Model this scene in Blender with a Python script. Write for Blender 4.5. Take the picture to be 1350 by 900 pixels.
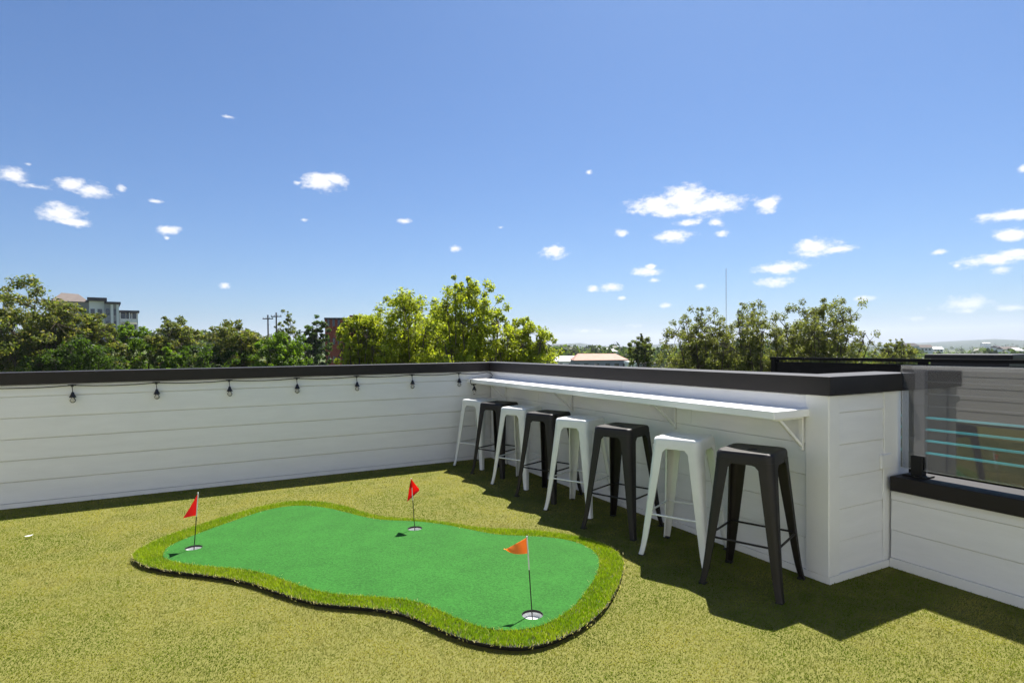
import bpy, bmesh, math, random
import numpy as np
from mathutils import Matrix, Vector

# ------------------------------------------------------------------ scene, camera, light
for o in list(bpy.data.objects): bpy.data.objects.remove(o)
S = bpy.context.scene
C = S.collection
rng = np.random.default_rng(7)
random.seed(7)

CAM_H = 1.35
F_PX, YAW, CY, ROLL, PITCH = 765.445, 1.08580, 470.03, -0.008874, -0.015749
FW = np.array([math.cos(YAW)*math.cos(PITCH), math.sin(YAW)*math.cos(PITCH), math.sin(PITCH)])
RT = np.array([math.sin(YAW), -math.cos(YAW), 0.0])
UP = np.cross(RT, FW)
cr, sr = math.cos(ROLL), math.sin(ROLL)
CX_AX, CY_AX = cr*RT + sr*UP, -sr*RT + cr*UP
cam = bpy.data.cameras.new('camera')
cam.sensor_width = 36.0
cam.lens = 36.0*F_PX/1350.0
cam.shift_y = (CY-450.0)/1350.0
cam.clip_start, cam.clip_end = 0.05, 30000.0
cam_o = bpy.data.objects.new('camera', cam); C.objects.link(cam_o)
cam_o.matrix_world = Matrix(((CX_AX[0], CY_AX[0], -FW[0], 0), (CX_AX[1], CY_AX[1], -FW[1], 0),
                             (CX_AX[2], CY_AX[2], -FW[2], CAM_H), (0, 0, 0, 1)))
S.camera = cam_o

SUN_VEC = Vector((0.45, 0.34, 1.0)).normalized()          # towards the sun
SUN_ELEV = math.asin(SUN_VEC.z)
sun = bpy.data.lights.new('sun', 'SUN'); sun.energy = 5.0; sun.angle = math.radians(0.5); sun.color = (1.0, 0.955, 0.88)
sun_o = bpy.data.objects.new('sun', sun); C.objects.link(sun_o)
sun_o.rotation_euler = SUN_VEC.to_track_quat('Z', 'Y').to_euler()
sun_o.location = (0, 0, 300)

S.view_settings.view_transform = 'Standard'; S.view_settings.look = 'None'
S.view_settings.gamma = 1.0; S.view_settings.use_curve_mapping = False
S.view_settings.exposure = 1.34

def ray(px, py):                                           # direction through a pixel of the 1350x900 photograph, forward component 1
    return (px-675.0)/F_PX*CX_AX + (CY-py)/F_PX*CY_AX + FW
def at(px, py, depth):
    return np.array([0, 0, CAM_H]) + ray(px, py)*depth
def ground_at(px, py, z=0.0):
    d = ray(px, py); return np.array([0, 0, CAM_H]) + d*((z-CAM_H)/d[2])

# world: clear daylight sky with small fair-weather clouds, repeated round the compass
W = bpy.data.worlds.new('World'); S.world = W; W.use_nodes = True
nt = W.node_tree; nt.nodes.clear()
def N(t, **k):
    n = nt.nodes.new(t)
    for a, b in k.items(): setattr(n, a, b)
    return n
def L(a, b): nt.links.new(a, b)
def M(op, a, b=None, c=None, clamp=False):
    n = N('ShaderNodeMath', operation=op); n.use_clamp = clamp
    for i, v in enumerate((a, b, c)):
        if v is None: continue
        if isinstance(v, (int, float)): n.inputs[i].default_value = v
        else: L(v, n.inputs[i])
    return n.outputs[0]
out = N('ShaderNodeOutputWorld'); bg = N('ShaderNodeBackground'); L(bg.outputs[0], out.inputs[0])
sky = N('ShaderNodeTexSky', sky_type='NISHITA'); sky.sun_disc = False
sky.sun_elevation = SUN_ELEV; sky.sun_rotation = math.atan2(SUN_VEC.x, SUN_VEC.y)
sky.air_density = 1.0; sky.dust_density = 1.0; sky.ozone_density = 4.0; sky.altitude = 100
SKY_STRENGTH = 0.053
bg.inputs[1].default_value = SKY_STRENGTH
tc = N('ShaderNodeTexCoord'); sep = N('ShaderNodeSeparateXYZ'); L(tc.outputs['Generated'], sep.inputs[0])
az0 = M('ARCTAN2', sep.outputs[1], sep.outputs[0])
U0 = YAW-math.pi/4
az = M('WRAP', az0, U0+math.pi/2, U0)                      # the same clouds every quarter turn
el = M('ARCSINE', sep.outputs[2])
cmb = N('ShaderNodeCombineXYZ'); L(az, cmb.inputs[0]); L(M('MULTIPLY', el, 1.7), cmb.inputs[1])
def noise(scale, detail, rough, w):
    n = N('ShaderNodeTexNoise', noise_dimensions='3D'); n.inputs['Scale'].default_value = scale
    n.inputs['Detail'].default_value = detail; n.inputs['Roughness'].default_value = rough
    mp = N('ShaderNodeVectorMath', operation='ADD'); L(cmb.outputs[0], mp.inputs[0]); mp.inputs[1].default_value = (0, 0, w)
    L(mp.outputs[0], n.inputs['Vector']); return n.outputs[0]
n1 = M('SUBTRACT', noise(38, 6, 0.62, 0), 0.5)
n2 = M('SUBTRACT', noise(120, 4, 0.6, 3), 0.5)
wob = M('ADD', M('MULTIPLY', n1, 1.6), M('MULTIPLY', n2, 0.5))
# pixel centre, half width, half height, strength
CL = [(17,231,17,9,1.0),(45,246,22,5,.45),(95,243,20,9,1.0),(122,250,25,9,.95),(160,249,8,6,.7),(80,280,26,11,1.0),(98,293,24,6,.8),(202,265,15,4,.55),
      (220,303,20,6,.8),(220,314,7,4,.4),(424,240,30,12,1.0),(440,237,20,9,.95),(392,241,10,4,.4),(400,290,9,4,.5),(296,377,9,4.5,.8),(300,154,14,4,.3),
      (533,291,11,4,.75),(600,328,9,5,.8),(731,332,19,9,.9),(776,227,8,4.5,.75),(902,262,36,17,1.05),(865,271,42,11,1.0),(940,270,44,13,1.0),(900,278,60,8,.9),
      (1011,269,18,11,.9),(906,294,22,5,.9),(888,311,25,9,.95),(944,294,13,6,.8),(952,307,11,6,.6),(820,308,12,6,.7),(1075,326,30,11,1.0),(1103,329,24,6,.85),
      (1031,353,37,8,.95),(1022,372,24,7,.95),(852,359,24,6,.85),(858,352,9,5,.7),(861,369,10,4,.7),(807,379,15,7,.8),(781,381,10,5,.75),(820,393,8,4,.6),
      (924,377,9,5,.7),(877,403,10,4,.6),(1136,393,17,5,.7),(1240,332,15,5,.5),(1330,284,34,8,.95),(1340,309,26,9,1.0),(1310,343,44,9,.9),(1338,334,30,7,.8),
      (1320,355,17,6,.8),(1262,350,8,4,.5),(1270,401,36,11,.75),(1275,410,22,6,.6),(1205,420,18,6,.4),(1335,405,26,6,.5),(770,436,30,5,.35),(835,430,22,5,.35),
      (1350,222,10,7,.7),(660,300,10,3,.1),(36,216,8,3,.3)]
def VM(op, a, b=None, c=None):
    n = N('ShaderNodeVectorMath', operation=op)
    for i, v in enumerate((a, b, c)):
        if v is None: continue
        if isinstance(v, tuple): n.inputs[i].default_value = v
        else: L(v, n.inputs[i])
    return n
pos = N('ShaderNodeCombineXYZ'); L(az, pos.inputs[0]); L(el, pos.inputs[1])
acc = None
for px, py, hw, hh, st in CL:
    d = ray(px, py); dd = np.linalg.norm(d); d = d/dd
    u0 = math.atan2(d[1], d[0]); v0 = math.asin(d[2]); k = 1.0/(F_PX*dd)      # radians per pixel, roughly
    sx, sy = 1.0/(hw*k*1.30), 1.0/(hh*k*1.45)
    v = VM('MULTIPLY_ADD', pos.outputs[0], (sx, sy, 0.0), (-u0*sx, -v0*sy, 0.0))
    ln = VM('LENGTH', v.outputs[0]).outputs['Value']
    v = M('SUBTRACT', 0.30+0.55*st, ln)
    acc = v if acc is None else M('MAXIMUM', acc, v)
field = M('ADD', acc, wob)
mask = N('ShaderNodeMapRange', interpolation_type='SMOOTHSTEP'); L(field, mask.inputs[0])
mask.inputs[1].default_value = -0.04; mask.inputs[2].default_value = 0.66
low = N('ShaderNodeMapRange'); L(el, low.inputs[0]); low.inputs[1].default_value = 0.01; low.inputs[2].default_value = 0.12
low.inputs[3].default_value = 0.45; low.inputs[4].default_value = 1.0
m2 = M('MULTIPLY', mask.outputs[0], low.outputs[0], clamp=True)
grade = N('ShaderNodeMixRGB', blend_type='MULTIPLY'); grade.inputs[0].default_value = 1.0
L(sky.outputs[0], grade.inputs[1]); grade.inputs[2].default_value = (0.50, 0.69, 0.90, 1)     # a deeper summer blue, the same all over
mix = N('ShaderNodeMixRGB'); L(m2, mix.inputs[0]); L(grade.outputs[0], mix.inputs[1])
CLOUD = 0.43/SKY_STRENGTH
mix.inputs[2].default_value = (CLOUD, CLOUD*1.0, CLOUD*1.02, 1)
L(mix.outputs[0], bg.inputs[0])
S.cycles.use_denoising = True

# ------------------------------------------------------------------ materials
MATS = {}
def material(name, col, rough=0.6, col2=None, scale=20.0, bump=0.0, bscale=80.0, metallic=0.0, spec=0.5, coat=0.0, stretch=(1,1,1), coords='Object'):
    m = bpy.data.materials.new(name); m.use_nodes = True; t = m.node_tree
    b = t.nodes['Principled BSDF']
    b.inputs['Base Color'].default_value = (*col, 1); b.inputs['Roughness'].default_value = rough
    b.inputs['Metallic'].default_value = metallic; b.inputs['Specular IOR Level'].default_value = spec
    b.inputs['Coat Weight'].default_value = coat
    co = t.nodes.new('ShaderNodeTexCoord'); mp = t.nodes.new('ShaderNodeMapping'); mp.inputs['Scale'].default_value = stretch
    t.links.new(co.outputs[coords], mp.inputs[0])
    if col2 is not None:
        n = t.nodes.new('ShaderNodeTexNoise'); n.inputs['Scale'].default_value = scale; n.inputs['Detail'].default_value = 6; n.inputs['Roughness'].default_value = 0.65
        t.links.new(mp.outputs[0], n.inputs['Vector'])
        r = t.nodes.new('ShaderNodeValToRGB'); r.color_ramp.elements[0].position = 0.32; r.color_ramp.elements[1].position = 0.7
        r.color_ramp.elements[0].color = (*col, 1); r.color_ramp.elements[1].color = (*col2, 1)
        t.links.new(n.outputs[0], r.inputs[0]); t.links.new(r.outputs[0], b.inputs['Base Color'])
    if bump > 0:
        n = t.nodes.new('ShaderNodeTexNoise'); n.inputs['Scale'].default_value = bscale; n.inputs['Detail'].default_value = 4
        t.links.new(mp.outputs[0], n.inputs['Vector'])
        bp = t.nodes.new('ShaderNodeBump'); bp.inputs['Strength'].default_value = bump; bp.inputs['Distance'].default_value = 0.004
        t.links.new(n.outputs[0], bp.inputs['Height']); t.links.new(bp.outputs[0], b.inputs['Normal'])
    MATS[name] = m; return m
def leaf_material(name, trans=0.45, rough=0.5, attr='col', spec=0.3, tint=(1.25, 1.3, 0.55)):
    m = bpy.data.materials.new(name); m.use_nodes = True; t = m.node_tree
    b = t.nodes['Principled BSDF']; o = t.nodes['Material Output']
    a = t.nodes.new('ShaderNodeAttribute'); a.attribute_name = attr
    t.links.new(a.outputs['Color'], b.inputs['Base Color']); b.inputs['Roughness'].default_value = rough
    b.inputs['Specular IOR Level'].default_value = spec
    tr = t.nodes.new('ShaderNodeBsdfTranslucent')
    g = t.nodes.new('ShaderNodeMixRGB'); g.blend_type = 'MULTIPLY'; g.inputs[0].default_value = 1; g.inputs[2].default_value = (*tint, 1)
    t.links.new(a.outputs['Color'], g.inputs[1]); t.links.new(g.outputs[0], tr.inputs[0])
    mx = t.nodes.new('ShaderNodeMixShader'); mx.inputs[0].default_value = trans
    t.links.new(b.outputs[0], mx.inputs[1]); t.links.new(tr.outputs[0], mx.inputs[2]); t.links.new(mx.outputs[0], o.inputs[0])
    MATS[name] = m; return m

material('siding', (0.83, 0.83, 0.825), 0.55, (0.78, 0.78, 0.775), 3.0, 0.25, 60, stretch=(1, 1, 6))
material('trim_white', (0.82, 0.82, 0.80), 0.5, (0.77, 0.77, 0.755), 4.0, 0.1, 90)
material('shelf_white', (0.88, 0.88, 0.87), 0.35, (0.85, 0.85, 0.84), 5.0, 0.05, 60)
material('cap_metal', (0.011, 0.0085, 0.0075), 0.55, (0.016, 0.012, 0.011), 6.0, 0.08, 12, spec=0.35)
material('stool_white', (0.78, 0.79, 0.77), 0.28, (0.72, 0.735, 0.71), 9.0, 0.03, 40, coat=0.3)
material('stool_black', (0.0075, 0.0055, 0.005), 0.55, (0.012, 0.009, 0.008), 11.0, 0.05, 160, spec=0.45)
material('rubber', (0.012, 0.012, 0.012), 0.7)
material('black_plastic', (0.012, 0.012, 0.013), 0.45)
material('black_metal', (0.008, 0.008, 0.008), 0.55, (0.012, 0.011, 0.011), 14.0, spec=0.3)
material('steel', (0.45, 0.45, 0.46), 0.3, metallic=1.0)
material('aluminium', (0.10, 0.10, 0.105), 0.5, metallic=0.3)
material('cable_grey', (0.025, 0.025, 0.025), 0.4)
material('fence_black', (0.004, 0.004, 0.004), 0.8, spec=0.12)
material('teal_cable', (0.03, 0.42, 0.46), 0.3)
material('felt', (0.0135, 0.085, 0.009), 0.85, (0.027, 0.131, 0.018), 150.0, 0.5, 500, spec=0.15)
t = MATS['felt'].node_tree; b = t.nodes['Principled BSDF']
co = t.nodes.new('ShaderNodeTexCoord'); n_a = t.nodes.new('ShaderNodeTexNoise'); n_a.inputs['Scale'].default_value = 4.5; n_a.inputs['Detail'].default_value = 3
t.links.new(co.outputs['Object'], n_a.inputs['Vector']); n_b = t.nodes.new('ShaderNodeTexNoise'); n_b.inputs['Scale'].default_value = 75; n_b.inputs['Detail'].default_value = 6
t.links.new(co.outputs['Object'], n_b.inputs['Vector'])
ma = t.nodes.new('ShaderNodeMapRange'); ma.inputs[1].default_value = .3; ma.inputs[2].default_value = .7; ma.inputs[3].default_value = .90; ma.inputs[4].default_value = 1.10; t.links.new(n_a.outputs[0], ma.inputs[0])
mb_ = t.nodes.new('ShaderNodeMapRange'); mb_.inputs[1].default_value = .3; mb_.inputs[2].default_value = .7; mb_.inputs[3].default_value = .80; mb_.inputs[4].default_value = 1.22; t.links.new(n_b.outputs[0], mb_.inputs[0])
mm = t.nodes.new('ShaderNodeMath'); mm.operation = 'MULTIPLY'; t.links.new(ma.outputs[0], mm.inputs[0]); t.links.new(mb_.outputs[0], mm.inputs[1])
hs_ = t.nodes.new('ShaderNodeHueSaturation'); t.links.new(mm.outputs[0], hs_.inputs['Value']); src_ = b.inputs['Base Color'].links[0].from_socket
t.links.new(src_, hs_.inputs['Color']); t.links.new(hs_.outputs[0], b.inputs['Base Color'])
material('mat_backing', (0.010, 0.010, 0.010), 0.8)
material('cup_white', (0.66, 0.67, 0.66), 0.35)
material('flag_red', (0.62, 0.018, 0.022), 0.6, (0.52, 0.014, 0.018), 30.0)
material('flag_orange', (0.95, 0.33, 0.05), 0.6, (0.92, 0.30, 0.04), 30.0)
for nm in ('flag_red', 'flag_orange'):
    t = MATS[nm].node_tree; b = t.nodes['Principled BSDF']; o = t.nodes['Material Output']
    tr = t.nodes.new('ShaderNodeBsdfTranslucent'); tr.inputs[0].default_value = (0.9, 0.03, 0.03, 1) if 'red' in nm else (1.0, 0.40, 0.08, 1)
    mx = t.nodes.new('ShaderNodeMixShader'); mx.inputs[0].default_value = 0.5
    t.links.new(b.outputs[0], mx.inputs[1]); t.links.new(tr.outputs[0], mx.inputs[2]); t.links.new(mx.outputs[0], o.inputs[0])
material('turf_base', (0.11, 0.115, 0.022), 0.9, (0.16, 0.15, 0.05), 60.0, 0.5, 300, spec=0.1)
material('bounce_white', (0.90, 0.895, 0.88), 0.6, (0.86, 0.855, 0.84), 2.0)  # extra white so the added tower throws back more sunlight
material('wing_grey', (0.50, 0.49, 0.475), 0.6, (0.46, 0.45, 0.44), 2.0)
material('roof_membrane', (0.25, 0.25, 0.25), 0.8, (0.20, 0.20, 0.20), 3.0)
material('bark', (0.11, 0.085, 0.06), 0.9, (0.06, 0.048, 0.035), 6.0, 0.6, 12, spec=0.1)
material('ground', (0.050, 0.075, 0.025), 0.95, (0.10, 0.11, 0.05), 0.012, spec=0.05)
material('hill_green', (0.026, 0.045, 0.026), 0.95, (0.045, 0.065, 0.038), 0.006, spec=0.05)
material('brick', (0.23, 0.055, 0.035), 0.85, (0.30, 0.08, 0.05), 1.5, spec=0.2)
material('grey_wall', (0.33, 0.33, 0.345), 0.8, (0.28, 0.28, 0.295), 0.8, spec=0.2)
material('pale_wall', (0.80, 0.79, 0.76), 0.8, (0.74, 0.73, 0.70), 0.8, spec=0.2)
material('dark_roof', (0.055, 0.052, 0.055), 0.8, (0.09, 0.08, 0.08), 0.9, spec=0.2)
material('brown_roof', (0.115, 0.095, 0.085), 0.85, (0.15, 0.125, 0.11), 0.8, spec=0.2)
material('salmon_roof', (0.36, 0.20, 0.155), 0.8, (0.44, 0.28, 0.22), 0.6, spec=0.2)
material('window_glass', (0.03, 0.035, 0.045), 0.08, spec=0.9)
material('pole_wood', (0.14, 0.11, 0.09), 0.9, (0.09, 0.07, 0.06), 5)
material('mast_grey', (0.48, 0.48, 0.50), 0.6)
leaf_material('leaf', 0.62); leaf_material('turf_blade', 0.45, 0.6, spec=0.1, tint=(1.06, 1.10, 0.5)); leaf_material('fringe_blade', 0.35, 0.5)
def glass_mat(name, tint, refl, veil_mix=0.0, dcol=(.5, .5, .5), veil=False):
    m = bpy.data.materials.new(name); m.use_nodes = True; t = m.node_tree; t.nodes.clear()
    o = t.nodes.new('ShaderNodeOutputMaterial'); tr = t.nodes.new('ShaderNodeBsdfTransparent'); tr.inputs[0].default_value = (*tint, 1)
    gl = t.nodes.new('ShaderNodeBsdfGlossy'); gl.inputs['Roughness'].default_value = 0.01; gl.inputs[0].default_value = (0.95, 0.97, 0.97, 1)
    fr = t.nodes.new('ShaderNodeFresnel'); fr.inputs[0].default_value = 1.5
    ad = t.nodes.new('ShaderNodeMath'); ad.operation = 'ADD'; ad.inputs[1].default_value = refl; t.links.new(fr.outputs[0], ad.inputs[0])
    mx = t.nodes.new('ShaderNodeMixShader'); t.links.new(ad.outputs[0], mx.inputs[0]); t.links.new(gl.outputs[0], mx.inputs[2])
    df = t.nodes.new('ShaderNodeBsdfTranslucent' if veil else 'ShaderNodeBsdfDiffuse'); df.inputs[0].default_value = (*dcol, 1); m0 = t.nodes.new('ShaderNodeMixShader'); m0.inputs[0].default_value = veil_mix
    t.links.new(tr.outputs[0], m0.inputs[1]); t.links.new(df.outputs[0], m0.inputs[2]); t.links.new(m0.outputs[0], mx.inputs[1])
    t.links.new(mx.outputs[0], o.inputs[0]); MATS[name] = m
glass_mat('pane_glass', (0.82, 0.82, 0.82), 0.035, 0.17, (0.17, 0.165, 0.16), True)  # grey haze painted into the pane to lift its tone
glass_mat('bulb_glass', (0.88, 0.86, 0.82), 0.0, 0.16, (0.85, 0.82, 0.76))

# ------------------------------------------------------------------ mesh helpers
class MB:
    def __init__(s): s.v = []; s.f = []
    def add(s, vs, fs):
        n = len(s.v); s.v += [tuple(map(float, p)) for p in vs]; s.f += [tuple(i+n for i in f) for f in fs]
    def box(s, x0, x1, y0, y1, z0, z1):
        s.add([(x0,y0,z0),(x1,y0,z0),(x1,y1,z0),(x0,y1,z0),(x0,y0,z1),(x1,y0,z1),(x1,y1,z1),(x0,y1,z1)],
              [(0,3,2,1),(4,5,6,7),(0,1,5,4),(1,2,6,5),(2,3,7,6),(3,0,4,7)])
    def prism(s, prof, axis, a, b):                       # closed profile of (u, w) pairs extruded along an axis
        def p(u, w, t): return (t, u, w) if axis == 'x' else (u, t, w) if axis == 'y' else (u, w, t)
        n = len(prof); vs = [p(u, w, a) for u, w in prof]+[p(u, w, b) for u, w in prof]
        s.add(vs, [tuple(range(n))[::-1], tuple(range(n, 2*n))]+[(i, (i+1) % n, n+(i+1) % n, n+i) for i in range(n)])
    def tube(s, pts, rad, n=8, caps=True):
        pts = [np.array(p, float) for p in pts]; m = len(pts)
        rad = [rad]*m if isinstance(rad, (int, float)) else rad
        rings = []; prev = None
        for i in range(m):
            t = pts[min(i+1, m-1)]-pts[max(i-1, 0)]; t = t/(np.linalg.norm(t)+1e-9)
            if prev is None:
                a = np.array([0, 0, 1.0]) if abs(t[2]) < .9 else np.array([1.0, 0, 0])
                u = np.cross(a, t)
            else: u = prev-t*np.dot(prev, t)
            u = u/(np.linalg.norm(u)+1e-9); prev = u; w = np.cross(t, u)
            rings.append([pts[i]+rad[i]*(math.cos(k*2*math.pi/n)*u+math.sin(k*2*math.pi/n)*w) for k in range(n)])
        s.loft(rings, caps)
    def loft(s, rings, caps=True):
        n = len(rings[0]); vs = [p for r in rings for p in r]; fs = []
        for i in range(len(rings)-1):
            for k in range(n):
                fs.append((i*n+k, i*n+(k+1) % n, (i+1)*n+(k+1) % n, (i+1)*n+k))
        if caps: fs += [tuple(range(n))[::-1], tuple(range((len(rings)-1)*n, len(rings)*n))]
        s.add(vs, fs)
    def mesh(s, name, smooth=None, bevel=0.0):
        me = bpy.data.meshes.new(name); me.from_pydata(s.v, [], s.f)
        bm = bmesh.new(); bm.from_mesh(me); bmesh.ops.recalc_face_normals(bm, faces=bm.faces)
        if bevel > 0:
            es = [e for e in bm.edges if len(e.link_faces) == 2 and e.calc_face_angle(0) > 0.6]
            bmesh.ops.bevel(bm, geom=es, offset=bevel, segments=2, profile=0.5, affect='EDGES', clamp_overlap=True)
        bm.to_mesh(me); bm.free()
        if smooth is not None:
            me.polygons.foreach_set('use_smooth', [True]*len(me.polygons)); me.set_sharp_from_angle(angle=math.radians(smooth))
        return me
    def build(s, name, mat, parent=None, smooth=None, bevel=0.0):
        return obj(name, s.mesh(name, smooth, bevel), mat, parent)
def obj(name, me, mat, parent=None):
    o = bpy.data.objects.new(name, me); C.objects.link(o)
    if mat and not me.materials: me.materials.append(MATS[mat])
    if parent is not None: o.parent = parent
    return o
def tag(o, label, cat, group=None):
    o['label'] = label; o['category'] = cat
    if group: o['group'] = group
    return o
def thing(name, label, cat, loc=(0, 0, 0), rz=0.0, group=None):
    o = bpy.data.objects.new(name, None); C.objects.link(o); o.location = loc; o.rotation_euler = (0, 0, rz); o.empty_display_size = 0.2
    return tag(o, label, cat, group)
def structure(o): o['kind'] = 'structure'; return o
def copy_tree(o, parent=None):
    c = o.copy(); C.objects.link(c); c.parent = parent
    for ch in list(o.children): copy_tree(ch, c)
    return c
def big_mesh(name, verts, nper, tris, cols, mat, parent=None):
    """many small alike pieces: verts (K,nper,3), tris per piece, cols (K,3) or (K,nper,3)"""
    K = len(verts); me = bpy.data.meshes.new(name)
    tr = np.asarray(tris); F = (np.arange(K)[:, None, None]*nper+tr[None]).reshape(-1)
    nf = K*len(tr); me.vertices.add(K*nper); me.vertices.foreach_set('co', verts.reshape(-1).astype(np.float32))
    w = tr.shape[1]; me.loops.add(nf*w); me.loops.foreach_set('vertex_index', F.astype(np.int32))
    me.polygons.add(nf); me.polygons.foreach_set('loop_start', np.arange(0, nf*w, w, dtype=np.int32)); me.polygons.foreach_set('loop_total', np.full(nf, w, np.int32))
    me.update(calc_edges=True)
    a = me.color_attributes.new('col', 'FLOAT_COLOR', 'POINT')
    c = np.ones((K, nper, 4), np.float32); c[..., :3] = cols[:, None, :] if cols.ndim == 2 else cols
    a.data.foreach_set('color', c.reshape(-1))
    return obj(name, me, mat, parent)
def vnoise(x, y, seed=0):                                  # smooth value noise
    r = np.random.default_rng(seed).random((256, 256))
    xi, yi = np.floor(x).astype(int), np.floor(y).astype(int); fx, fy = x-xi, y-yi
    fx = fx*fx*(3-2*fx); fy = fy*fy*(3-2*fy)
    g = lambda i, j: r[i % 256, j % 256]
    return (g(xi, yi)*(1-fx)+g(xi+1, yi)*fx)*(1-fy)+(g(xi, yi+1)*(1-fx)+g(xi+1, yi+1)*fx)*fy

# ------------------------------------------------------------------ terrain far below the roof
def sstep(a, b, x): t = np.clip((x-a)/(b-a), 0, 1); return t*t*(3-2*t)
GZ = -11.0
def terrain(x, y):
    x = np.asarray(x, float); y = np.asarray(y, float)
    r = np.hypot(x, y)+1e-6; phi = np.degrees((np.arctan2(y, x)-YAW+math.pi) % (2*math.pi)-math.pi)   # left positive
    z = GZ+13.0*sstep(60, 170, r)*sstep(4, 30, phi)*(1-sstep(600, 1500, r))
    z = z-8*sstep(200, 900, r)*sstep(-5, -30, phi)
    far = sstep(2300, 5200, r)
    hn = vnoise(phi/5.5+40, r/2600+3, 5)*0.6+vnoise(phi/2.2+9, r/1500, 6)*0.4
    z = z+far*(8+62*hn**1.5)
    return z
RR = np.concatenate([[0.0], np.geomspace(14, 7600, 70)]); TT = np.radians(np.arange(0, 360, 1.5))
gx = RR[:, None]*np.cos(TT)[None]; gy = RR[:, None]*np.sin(TT)[None]; gz = terrain(gx, gy)
n = len(TT); vs = np.stack([gx, gy, gz], -1).reshape(-1, 3)
def ring_mesh(name, i0, i1):
    fs = [(i*n+k, (i+1)*n+k, (i+1)*n+(k+1) % n, i*n+(k+1) % n) for i in range(i0, i1) for k in range(n)]
    me = bpy.data.meshes.new(name); me.from_pydata([tuple(p) for p in vs], [], fs); 
    bm = bmesh.new(); bm.from_mesh(me); bmesh.ops.delete(bm, geom=[v for v in bm.verts if not v.link_faces], context='VERTS'); bm.to_mesh(me); bm.free()
    me.polygons.foreach_set('use_smooth', [True]*len(me.polygons)); return me
ih = int(np.searchsorted(RR, 2300))
structure(obj('ground', ring_mesh('ground', 0, ih), 'ground'))
structure(obj('hills', ring_mesh('hills', ih, len(RR)-1), 'hill_green'))

# ------------------------------------------------------------------ roof deck and walls
YL, XR, YE = 6.446, 3.094, 2.060        # left wall face, bar wall face, end of the bar wall
XL = 3.672                               # face of the low wall
ZC0, ZC = 1.065, 1.172                   # cap underside and top
E_ = 0.184                               # plank exposure
mb = MB(); mb.box(-7.2, 6.0, -6.0, 6.9, -0.22, -0.004); structure(mb.build('roof_deck', 'roof_membrane'))
mb = MB(); mb.box(-7.2, 3.93, -6.0, 6.88, -10.98, -0.224)
house = thing('townhouse', 'white townhouse block under the roof terrace', 'building', (0, 0, -11))
o = mb.build('wall', 'siding', house); o.location = (0, 0, 11)
mb = MB(); mb.box(-7.1, XL+0.02, -5.9, YL+0.02, -0.003, 0.0); structure(mb.build('turf', 'turf_base'))

def plank(parent, axis, face, out, a, b, z0, z1, first):
    """one lap-siding board; face = wall plane, out = direction (+1/-1) the wall looks along the other axis"""
    t0, t1 = (0.017, 0.011); g_ = 0.0030 if axis == 'x' and a < 0 else 0.0013
    prof = [(face+out*0.0005, z0+g_), (face+out*(t0-.002), z0+g_), (face+out*t0, z0+g_+.003), (face+out*t1, z1-g_-.003), (face+out*(t1-.003), z1-g_), (face+out*0.0005, z1-g_)]
    m = MB(); m.prism(prof, axis, a, b); return m.build('plank', 'siding', parent)
COURSES = [(0.041, 0.225)]+[(0.225+E_*k, 0.225+E_*(k+1)) for k in range(4)]+[(0.225+E_*4, ZC0-0.004)]
def clad(parent, axis, face, out, a, b, joints):
    for k, (z0, z1) in enumerate(COURSES):
        if z0 >= joints[2]: break
        z1 = min(z1, joints[2])
        cuts = [a]+[c for c in sorted(joints[0][k % len(joints[0])]) if a < c < b]+[b]
        for i in range(len(cuts)-1):
            plank(parent, axis, face, out, cuts[i]+(0.0012 if i else 0), cuts[i+1]-(0.0012 if i < len(cuts)-2 else 0), z0, z1, k == 0)
# left wall (looks towards -y)
lw = thing('parapet_wall', 'long white plank parapet wall strung with hanging light bulbs', 'wall', (0, 0, 0))
m = MB(); m.box(-7.0, XR+0.02, YL+0.012, YL+0.19, 0, ZC0-0.001); m.build('core', 'siding', lw)
m = MB(); m.box(-7.0, XR+0.0, YL-0.012, YL+0.01, 0.0, 0.040); m.build('skirting', 'trim_white', lw)
clad(lw, 'x', YL+0.012, -1, -7.0, XR-0.014, [[(-3.4, 0.26+3.9), (-5.2, -1.55+5.0), (-4.3,)], 0, ZC0-0.004])
m = MB(); m.box(-7.0, XR+0.215, YL-0.035, YL+0.215, ZC0, ZC); m.build('cap', 'cap_metal', lw, bevel=0.004)
# bar wall (looks towards -x)
bw = thing('parapet_wall', 'white parapet wall behind the bar shelf and its row of stools', 'wall', (0, 0, 0))
m = MB(); m.box(XR+0.012, XR+0.19, YE+0.012, YL+0.012, 0, ZC0-0.001); m.box(XR+0.19, 3.885, YE+0.012, YE+0.19, 0, ZC0-0.001); m.build('core', 'siding', bw)
m = MB(); m.box(XR-0.012, XR+0.01, YE-0.002, YL-0.03, 0, 0.040); m.build('skirting', 'trim_white', bw)
clad(bw, 'y', XR+0.012, -1, YE+0.13, YL-0.012, [[(4.27,), (5.27, 3.1), (3.9,)], 0, ZC0-0.004])
m = MB(); m.box(XR-0.014, XR+0.010, YE-0.012, YE+0.128, 0.041, ZC0-0.002); m.build('corner_board', 'trim_white', bw, bevel=0.003)
m = MB(); m.box(XR-0.008, XR+0.085, YE-0.014, YE+0.010, 0.041, ZC0-0.002); m.build('corner_board', 'trim_white', bw, bevel=0.003)
clad(bw, 'x', YE+0.012, -1, XR+0.087, XL-0.05, [[()], 0, ZC0-0.004])
m = MB(); m.box(XL-0.048, 3.885, YE-0.008, YE+0.010, 0.041, ZC0-0.002); m.build('corner_board', 'trim_white', bw, bevel=0.003)
m = MB(); m.box(XR-0.010, XL-0.002, YE-0.018, YE+0.010, 0, 0.040); m.build('skirting', 'trim_white', bw)
m = MB(); x0, x1, x2, y0, y1, y2 = XR-0.035, XR+0.215, 3.905, YE-0.035, YE+0.215, YL-0.036
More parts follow.
